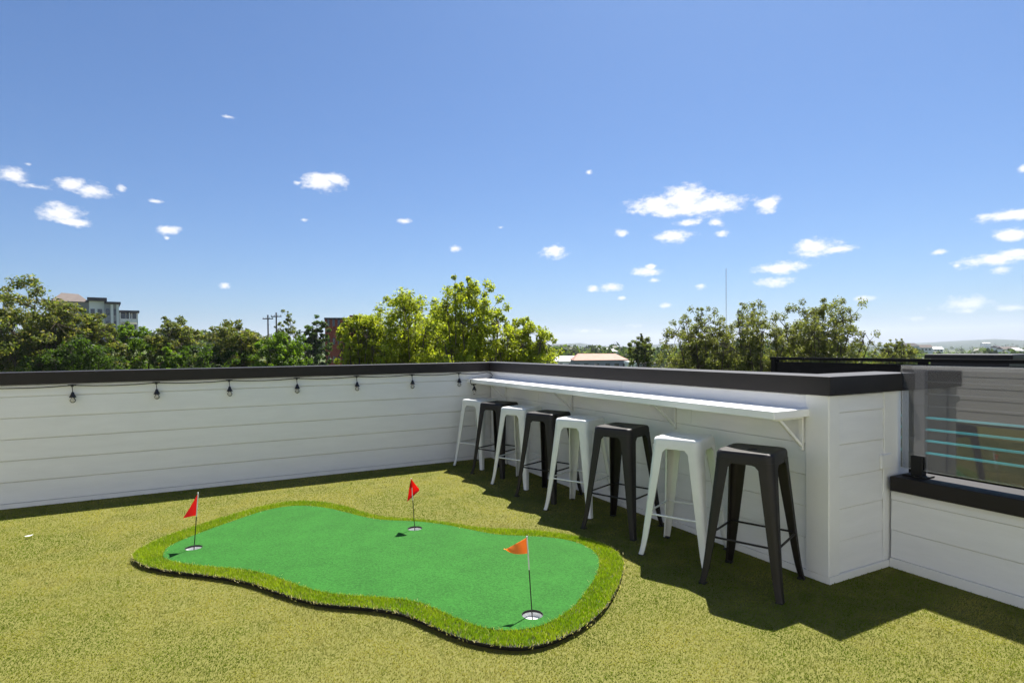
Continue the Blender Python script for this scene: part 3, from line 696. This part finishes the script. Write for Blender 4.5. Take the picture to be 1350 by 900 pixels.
# ------------------------------------------------------------------ trees
def tree(name, label, px, depth, top_py, half_w_px, style, seed, group=None, leaves=6750, leaf=0.16, base=None, flat=1.0):
    r = np.random.default_rng(seed)
    top = at(px, top_py, depth); bx_, by_ = top[0], top[1]
    zg = float(terrain(bx_, by_)) if base is None else base
    Ht = top[2]-zg; Rw = half_w_px/F_PX*depth
    t = thing(name, label, 'tree', (bx_, by_, zg), 0, group)
    # limbs
    m = MB(); tr0 = max(0.12, Ht*0.014)
    fork = Ht*r.uniform(0.28, 0.4)
    pts = [np.array([0, 0, -0.3]), np.array([r.normal(0, .1), r.normal(0, .1), fork*.5]), np.array([r.normal(0, .2), r.normal(0, .2), fork])]
    m.tube(pts, [tr0*1.2, tr0, tr0*.85], 8)
    ch = max(top[2]-0.2, 0.9*Rw, 2.6)*1.0
    ch = min(ch, Ht*0.42); cz_ = Ht-ch; cl0 = max(Ht-2.1*ch, Ht*0.15)
    clumps = []; ends = []
    for i in range(style['limbs']):
        a = 2.4*i+r.uniform(-.4, .4); q = math.sqrt((i+.5)/style['limbs'])*.8
        e = np.array([q*Rw*math.cos(a), q*Rw*math.sin(a)*flat, cz_+ch*(math.sqrt(1-q*q)*r.uniform(.35, .8))])
        mid_ = pts[-1]*0.45+e*0.55+np.array([r.normal(0, .06*Rw), r.normal(0, .06*Rw), -0.08*ch])
        m.tube([pts[-1], mid_, e], [tr0*.5, tr0*.26, tr0*.08], 5); ends += [mid_, e, mid_*.5+e*.5]
    ends = np.array(ends)
    lump = lambda d_: 0.80+0.38*vnoise(np.array([math.atan2(d_[1], d_[0])*1.6+seed]), np.array([d_[2]*2.6+seed*1.7]), seed % 7)[0]
    for i in range(style['n']):
        d_ = r.normal(0, 1, 3); d_ /= np.linalg.norm(d_)
        if d_[2] < -.55: d_[2] *= -1
        s_ = (r.random()**style['shell'])*lump(d_)
        p_ = np.array([0, 0, cz_])+d_*s_*np.array([Rw, Rw*flat, ch])
        p_[2] = min(p_[2], Ht-.1)
        j = int(np.argmin(((ends-p_)**2).sum(1))); m.tube([ends[j], p_], [tr0*.09, tr0*.025], 4, caps=False)
        clumps.append((p_, r.uniform(.6, 1.25)))
    for i in range(style['spikes']):
        a = r.uniform(0, 6.28); q = r.uniform(0, .75)*Rw
        z0 = cz_+ch*math.sqrt(1-(q/Rw)**2)*.8; p_ = np.array([q*math.cos(a), q*math.sin(a)*flat, z0]); tipz = min(z0+r.uniform(.15, .42)*ch, Ht)
        if i == 0: p_ = np.array([.05*Rw, 0, Ht-.3*ch]); tipz = Ht
        m.tube([p_-np.array([0, 0, .4*ch]), p_, (p_[0], p_[1], tipz)], [tr0*.15, tr0*.1, tr0*.03], 4, caps=False)
        for k in range(4): clumps.append((np.array([p_[0]+r.normal(0, .03*Rw), p_[1]+r.normal(0, .03*Rw), p_[2]+(tipz-p_[2])*k/3.4]), .75-.09*k))
    m.build('trunk', 'bark', t, smooth=60)
    cp = np.array([c for c, _ in clumps]); cs = np.array([s for _, s in clumps])
    wgt = cs/cs.sum(); ci = r.choice(len(cp), leaves, p=wgt)
    rad = style['clump']*Rw*cs[ci]
    dirs = r.normal(0, 1, (leaves, 3)); dirs /= np.linalg.norm(dirs, axis=1)[:, None]
    pos = cp[ci]+dirs*(rad*r.random(leaves)**(1/2.2))[:, None]*np.array([1, 1, style['cz']])
    keep = pos[:, 2] > cl0*.7; pos, ci, dirs = pos[keep], ci[keep], dirs[keep]; n_ = len(pos)
    # leaf quads
    nrm = dirs*0.6+r.normal(0, .7, (n_, 3))+np.array([0, 0, .5]); nrm /= np.linalg.norm(nrm, axis=1)[:, None]
    u = np.cross(nrm, r.normal(0, 1, (n_, 3))); u /= np.linalg.norm(u, axis=1)[:, None]; v = np.cross(nrm, u)
    ls = leaf*r.uniform(.6, 1.3, n_)[:, None]
    V = np.stack([pos-u*ls, pos-v*ls*.45+nrm*ls*.12, pos+u*ls, pos+v*ls*.45+nrm*ls*.12], 1)
    cc = np.array(style['cols']); k_ = r.dirichlet(np.ones(len(cc))*.8, n_)
    tone = 0.85+0.3*r.random(len(cp)); col = (k_@cc)*tone[ci][:, None]*r.uniform(.75, 1.25, n_)[:, None]
    big_mesh('crown', V, 4, [(0, 1, 2, 3)], col, 'leaf', t)
    return t
YEL = dict(limbs=14, n=330, spikes=4, shell=.55, clump=.115, cz=1.0, cols=[(.24, .29, .014), (.16, .23, .014), (.33, .35, .02), (.38, .38, .07)])
HEAV = dict(limbs=12, n=210, spikes=0, shell=.50, clump=.15, cz=.70, cols=[(.080, .12, .016), (.12, .155, .026), (.055, .09, .014), (.27, .22, .095)])
DARK = dict(limbs=10, n=130, spikes=0, shell=.5, clump=.16, cz=.8, cols=[(.045, .085, .012), (.07, .115, .015), (.03, .06, .010)])
BRT = dict(limbs=10, n=130, spikes=1, shell=.5, clump=.15, cz=.8, cols=[(.10, .18, .012), (.15, .22, .02), (.07, .13, .012)])
AIRY = dict(limbs=16, n=420, spikes=2, shell=.62, clump=.085, cz=1.0, cols=[(.15, .175, .045), (.10, .13, .032), (.22, .22, .08), (.12, .12, .05)])
OLIVE = dict(limbs=10, n=120, spikes=1, shell=.5, clump=.15, cz=.85, cols=[(.12, .155, .03), (.09, .12, .02), (.17, .18, .045)])
G1 = 'trees beyond the string-light wall'
tree('tree_of_heaven', 'tallest dark broad tree with brown seed tufts left of the apartment block', 28, 44, 366, 78, HEAV, 55, G1, leaves=21750, leaf=0.131)
tree('tree_of_heaven', 'dark seed-tufted tree hiding the apartment block\'s brown roof end', 84, 46, 389, 52, HEAV, 53, G1, leaves=15225, leaf=0.127)
tree('tree_of_heaven', 'dark tree standing right in front of the stepped apartment block', 124, 47, 414, 40, HEAV, 12, G1, leaves=12325, leaf=0.123)
tree('broadleaf_tree', 'small bright green bush-like tree below the apartment block\'s roofed balcony', 168, 50, 424, 44, BRT, 13, G1, leaves=13212, leaf=0.125)
tree('tree_of_heaven', 'tree with brown seed tufts just right of the apartment block', 232, 50, 417, 42, HEAV, 14, G1, leaves=14681, leaf=0.125)
tree('broadleaf_tree', 'low light green tree between two dark seed-tufted trees', 222, 42, 452, 20, BRT, 15, G1, leaves=5285, leaf=0.105)
tree('tree_of_heaven', 'rounded dark seed-tufted tree left of the utility poles', 314, 48, 424, 50, HEAV, 16, G1, leaves=16148, leaf=0.125)
tree('broadleaf_tree', 'leafy low green tree in front of the utility poles', 372, 46, 438, 40, BRT, 17, G1, leaves=13212, leaf=0.112)
tree('broadleaf_tree', 'thin wispy tree behind the utility poles', 379, 75, 409, 17, OLIVE, 18, G1, leaves=4403, leaf=0.131)
tree('broadleaf_tree', 'small round dense tree left of the red brick building', 413, 72, 411, 22, DARK, 19, G1, leaves=9396, leaf=0.144)
tree('broadleaf_tree', 'dark low tree at the foot of the tall seed-tufted tree', -20, 46, 430, 60, DARK, 20, G1, leaves=10276, leaf=0.125)
tree('broadleaf_tree', 'dark low tree filling the gap under the apartment block', 100, 43, 445, 55, DARK, 21, G1, leaves=10276, leaf=0.118)
tree('broadleaf_tree', 'dark low tree beneath the rounded seed-tufted tree', 280, 45, 450, 50, DARK, 22, G1, leaves=10276, leaf=0.118)
G2 = 'yellow-green trees close to the roof corner'
tree('yellow_green_tree', 'low yellow-green tree beside the red brick building', 474, 30, 416, 38, YEL, 31, G2, leaves=19377, leaf=0.079)
tree('yellow_green_tree', 'wide yellow-green tree with two upright shoots left of the tallest one', 530, 31, 388, 74, YEL, 32, G2, leaves=29948, leaf=0.082)
tree('yellow_green_tree', 'tallest yellow-green tree rising in a spire above the roof corner', 618, 29, 364, 66, YEL, 33, G2, leaves=33471, leaf=0.079)
tree('yellow_green_tree', 'rounded yellow-green tree right of the tallest one by the pink-roofed house', 690, 30, 418, 56, YEL, 34, G2, leaves=22901, leaf=0.075)
tree('yellow_green_tree', 'young yellow-green tree filling behind the two yellow-green ones', 575, 36, 408, 60, YEL, 35, G2, leaves=21141, leaf=0.092)
G3 = 'trees beyond the bar wall'
tree('slim_tree', 'slim upright tree between the pink-roofed house and the airy trees', 845, 62, 439, 20, OLIVE, 41, G3, leaves=7047, leaf=0.112)
tree('airy_tree', 'sparse olive tree with see-through crown left of the mast', 922, 36, 405, 58, AIRY, 42, G3, leaves=22902, leaf=0.069)
tree('airy_tree', 'sparse olive tree with see-through crown in front of the mast', 990, 35, 398, 66, AIRY, 43, G3, leaves=25544, leaf=0.069)
tree('airy_tree', 'broad sparse olive tree right of the mast above the black fence', 1084, 34, 393, 76, AIRY, 44, G3, leaves=33473, leaf=0.069)
tree('airy_tree', 'low olive tree on the right edge of the airy group', 1180, 46, 446, 34, AIRY, 45, G3, leaves=13212, leaf=0.079)
tree('broadleaf_tree', 'low green tree filling under the sparse olive trees', 930, 44, 452, 60, OLIVE, 46, G3, leaves=12332, leaf=0.105)
tree('broadleaf_tree', 'low green tree filling behind the broad sparse olive tree', 1070, 46, 448, 75, OLIVE, 47, G3, leaves=14681, leaf=0.105)

# far woodland: one mass of small crowns
def woodland():
    r = np.random.default_rng(77); V = []; Ccol = []
    for _ in range(2300):
        dep = float(np.exp(r.uniform(math.log(150), math.log(2400)))); px = r.uniform(-150, 1500)
        if dep < 260 and 700 < px < 900: continue
        if dep < 230 and px > 1100: continue
        if px < 480 and dep < 330: continue
        p = at(px, 458, dep); z = float(terrain(p[0], p[1])); h = r.uniform(8, 14); 
        if px > 1100 and dep < 900: h *= .8
        w = h*r.uniform(.35, .6)
        n_ = 110 if dep < 500 else 34; s = w*.26*(1 if dep < 500 else 1.5)
        dirs = r.normal(0, 1, (n_, 3)); dirs /= np.linalg.norm(dirs, axis=1)[:, None]
        c = np.array([p[0], p[1], z+h*.6])+dirs*np.array([w, w, h*.42])*r.uniform(.6, 1, n_)[:, None]
        nr = dirs+r.normal(0, .4, (n_, 3)); nr /= np.linalg.norm(nr, axis=1)[:, None]
        u = np.cross(nr, r.normal(0, 1, (n_, 3))); u /= np.linalg.norm(u, axis=1)[:, None]; v = np.cross(nr, u); ss = s*r.uniform(.5, 1.1, n_)[:, None]
        V.append(np.stack([c-u*ss, c-v*ss*.7, c+u*ss, c+v*ss*.7], 1))
        t = r.random(); base = np.array([.035, .065, .018])*(1-t)+np.array([.085, .115, .03])*t
        Ccol.append(base[None]*r.uniform(.7, 1.3, n_)[:, None])
    o = big_mesh('woodland', np.concatenate(V), 4, [(0, 1, 2, 3)], np.concatenate(Ccol), 'leaf'); o['kind'] = 'stuff'
    o['label'] = 'distant green woodland stretching to the horizon'; o['category'] = 'woodland'
woodland()

# ------------------------------------------------------------------ far buildings, poles, mast
FACE = math.atan2(RT[1], RT[0])                            # local x = camera right, local y = away
def far_thing(name, label, cat, px, py, depth, turn=0.0):
    p = at(px, py, depth); zg = float(terrain(p[0], p[1]))
    return thing(name, label, cat, (p[0], p[1], zg-0.5), FACE+turn), depth/F_PX, lambda y: at(px, y, depth)[2]-zg+0.5
ap, k, Z = far_thing('apartment_block', 'pale grey stepped apartment block above the trees on the hill', 'building', 130, 430, 150, 0.62)
X = lambda px: (px-130)*k*0.83
def bpart(par, name, mat, x0, x1, y0, y1, z0, z1, bevel=0): m = MB(); m.box(x0, x1, y0, y1, z0, z1); return m.build(name, mat, par)
bpart(ap, 'wall', 'grey_wall', X(72), X(118), 2.0, 16, 0, Z(398))
m = MB(); m.add([(X(70), 1, Z(398)), (X(119), 1, Z(398)), (X(119), 17, Z(398)), (X(70), 17, Z(398)), (X(82), 9, Z(384)), (X(104), 9, Z(385))], [(0,1,5,4),(1,2,5),(2,3,4,5),(3,0,4),(0,3,2,1)]); m.build('roof', 'brown_roof', ap)
wl = bpart(ap, 'wall', 'pale_wall', X(118.2), X(138), 0, 14, 0, Z(397))
bpart(ap, 'roof', 'dark_roof', X(116), X(141.5), -1.0, 15, Z(397)+.01, Z(392.5))
bpart(ap, 'wall', 'grey_wall', X(138.1), X(157), -1.2, 14, 0, Z(400.5))
bpart(ap, 'roof', 'dark_roof', X(139), X(159.5), -2.0, 15, Z(400.5)+.01, Z(397.8))
bpart(ap, 'pilaster', 'pale_wall', X(146), X(149.5), -1.5, -1.21, 0, Z(401)); bpart(ap, 'pilaster', 'pale_wall', X(153.5), X(157), -1.5, -1.21, 0, Z(401))
bpart(ap, 'wall', 'pale_wall', X(157.1), X(183), 2.2, 14, 0, Z(411.2))
bpart(ap, 'roof', 'dark_roof', X(157.2), X(185), -0.4, 15, Z(411), Z(408.2))
for f in range(5):
    zt = Z(419.5)-f*3.1
    if zt < 3: break
    bpart(ap, 'balcony', 'pale_wall', X(157.3), X(182.5), 0, 2.18, zt-0.9, zt)
    for a, b in ((160, 166), (168, 174), (176, 181.5)): bpart(ap, 'window', 'window_glass', X(a), X(b), 2.14, 2.19, zt+.05, zt+1.7)
    for a, b in ((120, 125.5), (129, 135)): bpart(ap, 'window', 'window_glass', X(a), X(b), -.06, -.001, zt+1.0-.2, zt+2.4)
    bpart(ap, 'window', 'window_glass', X(140), X(144.5), -1.26, -1.201, zt+.8, zt+2.4); bpart(ap, 'window', 'window_glass', X(150), X(153), -1.26, -1.201, zt+.8, zt+2.4)
for a in (158, 170.5, 181.5): bpart(ap, 'post', 'pale_wall', X(a), X(a+1.4), -.25, -.01, 0, Z(411.2))

br, k, Z = far_thing('brick_building', 'dark red brick building behind the yellow-green trees', 'building', 440, 440, 95, 0.30)
X = lambda px: (px-440)*k
bpart(br, 'wall', 'brick', X(429), X(470), 0, 9, 0, Z(421)); bpart(br, 'roof', 'dark_roof', X(428.3), X(470.7), -.3, 9.3, Z(421)+.01, Z(418.8))
bpart(br, 'chimney', 'brick', X(461), X(466), 3, 4, Z(418.8), Z(414))
for f in range(4):
    zt = Z(430)-f*3.0
    for a in (432, 438.5, 445, 452, 459): bpart(br, 'window', 'window_glass', X(a), X(a+3), -.05, -.002, zt, zt+1.1)

hs, k, Z = far_thing('house', 'wide grey house with a sunlit salmon pink roof', 'house', 790, 480, 175)
X = lambda px: (px-790)*k
bpart(hs, 'wall', 'grey_wall', X(757.5), X(827.5), 0, 12, 0, Z(474.5))
m = MB(); ov = .5
m.add([(X(756), -ov, Z(474.5)+.01), (X(829), -ov, Z(474.5)+.01), (X(829), 12+ov, Z(474.5)+.01), (X(756), 12+ov, Z(474.5)+.01), (X(765), 6, Z(466)), (X(816), 6, Z(466.5))], [(0,1,5,4),(1,2,5),(2,3,4,5),(3,0,4),(0,3,2,1)])
m.build('roof', 'salmon_roof', hs)
for a in (758, 770, 784, 798, 810, 821): bpart(hs, 'window', 'window_glass', X(a), X(a+6), -.06, -.001, Z(484), Z(479))
sd, k, Z = far_thing('annex_building', 'low grey flat-roofed annex right of the salmon-roofed house', 'building', 845, 484, 168)
X = lambda px: (px-845)*k
bpart(sd, 'wall', 'grey_wall', X(832.5), X(872), 0, 8, 0, Z(480)); bpart(sd, 'roof', 'dark_roof', X(832), X(872.6), -.3, 8.3, Z(480)+.01, Z(478.6))
sv, k, Z = far_thing('garage', 'small white-roofed garage beside the annex', 'garage', 834, 478, 140)
X = lambda px: (px-834)*k
bpart(sv, 'wall', 'pale_wall', X(829), X(838), 0, 5, 0, Z(480)); bpart(sv, 'roof', 'trim_white', X(828), X(839), -.3, 5.3, Z(480)+.01, Z(476.5))

for px, tp, lab in ((353.5, 415, 'shorter wooden utility pole with a crossarm among the green trees'), (364.5, 412, 'taller wooden utility pole with a crossarm by the wispy tree')):
    t, k, Z = far_thing('utility_pole', lab, 'utility pole', px, 440, 66)
    t['group'] = 'utility poles'
    m = MB(); m.tube([(0, 0, 0), (0, 0, Z(tp))], [.13, .08], 8); m.build('pole', 'pole_wood', t)
    m = MB(); m.box(-.6, .6, -.045, .045, Z(tp)-.5, Z(tp)-.40); m.build('crossarm', 'pole_wood', t)
    for a in (-.52, -.2, .2, .52):
        m = MB(); m.tube([(a, 0, Z(tp)-.40), (a, 0, Z(tp)-.27)], .05, 6); m.build('insulator', 'mast_grey', t)
t, k, Z = far_thing('radio_mast', 'thin grey lattice radio mast rising above the sparse trees', 'mast', 957.5, 440, 620)
zt = Z(354); m = MB(); leg3 = [(.55*math.cos(a), .55*math.sin(a)) for a in (0.3, 2.4, 4.5)]
for a, b in leg3: m.tube([(a, b, 0), (a*.5, b*.5, zt)], .085, 4)
m.build('lattice_leg', 'mast_grey', t)
m = MB(); nb = 50
for i in range(nb):
    s0, s1 = 1-.5*i/nb, 1-.5*(i+1)/nb; z0, z1 = zt*i/nb, zt*(i+1)/nb
    for j in range(3):
        a, b = leg3[j], leg3[(j+1) % 3]; m.tube([(a[0]*s0, a[1]*s0, z0), (b[0]*s1, b[1]*s1, z1)], .035, 3, caps=False)
m.build('bracing', 'mast_grey', t)
r = np.random.default_rng(5)
spots = [(1204, 456, 420, 'dark_roof', 'pale far house with a dark roof beside the low olive tree'),
         (1221, 458, 460, 'brown_roof', 'pale far house with a brown roof right of the low olive tree'),
         (1237, 460, 520, 'pale_wall', 'all-white far house in the wood above the rooftop box'),
         (1318, 458, 640, 'dark_roof', 'pale far house with a dark roof below the blue hills'),
         (1333, 460, 540, 'brown_roof', 'pale far house with a brown roof below the blue hills'),
         (1345, 462, 480, 'pale_wall', 'all-white far house standing below the blue hills'),
         (1301, 452.5, 1500, 'pale_wall', 'long white building high on the far blue hillside'),
         (752, 476, 240, 'pale_wall', 'pale low house left of the salmon-roofed house'),
         (803, 463, 420, 'pale_wall', 'pale house in the wood above the salmon roof')]
for px, py, dep, rf, lab in spots:
    t, k, Z = far_thing('distant_house', lab, 'house', px, py, dep, r.uniform(-.6, .6))
    t['group'] = 'far houses in the wood'
    w = r.uniform(4, 7)*(1.0 if dep < 1000 else 3); h = max(Z(py), 4.0); dpt = r.uniform(6, 9)
    bpart(t, 'wall', 'pale_wall', -w, w, 0, dpt, 0, h)
    m = MB(); m.prism([(-.5, h+.01), (dpt+.5, h+.01), (dpt/2, h+2.2)], 'x', -w-.4, w+.4); m.build('roof', rf, t)
    for a in (-.6, 0, .6): bpart(t, 'window', 'window_glass', a*w-.7, a*w+.7, -.08, -.01, h-2.2, h-.8)

# ------------------------------------------------------------------ air
hz = bpy.data.materials.new('air'); hz.use_nodes = True; t = hz.node_tree; t.nodes.clear()
o_ = t.nodes.new('ShaderNodeOutputMaterial'); pv = t.nodes.new('ShaderNodeVolumePrincipled')
pv.inputs['Color'].default_value = (0.82, 0.87, 1.0, 1); pv.inputs['Density'].default_value = 0.00011; pv.inputs['Anisotropy'].default_value = 0.2
t.links.new(pv.outputs[0], o_.inputs['Volume']); MATS['air'] = hz
m = MB(); m.box(-7700, 7700, -7700, 7700, -32, 190); o = m.build('haze', 'air'); o['kind'] = 'stuff'
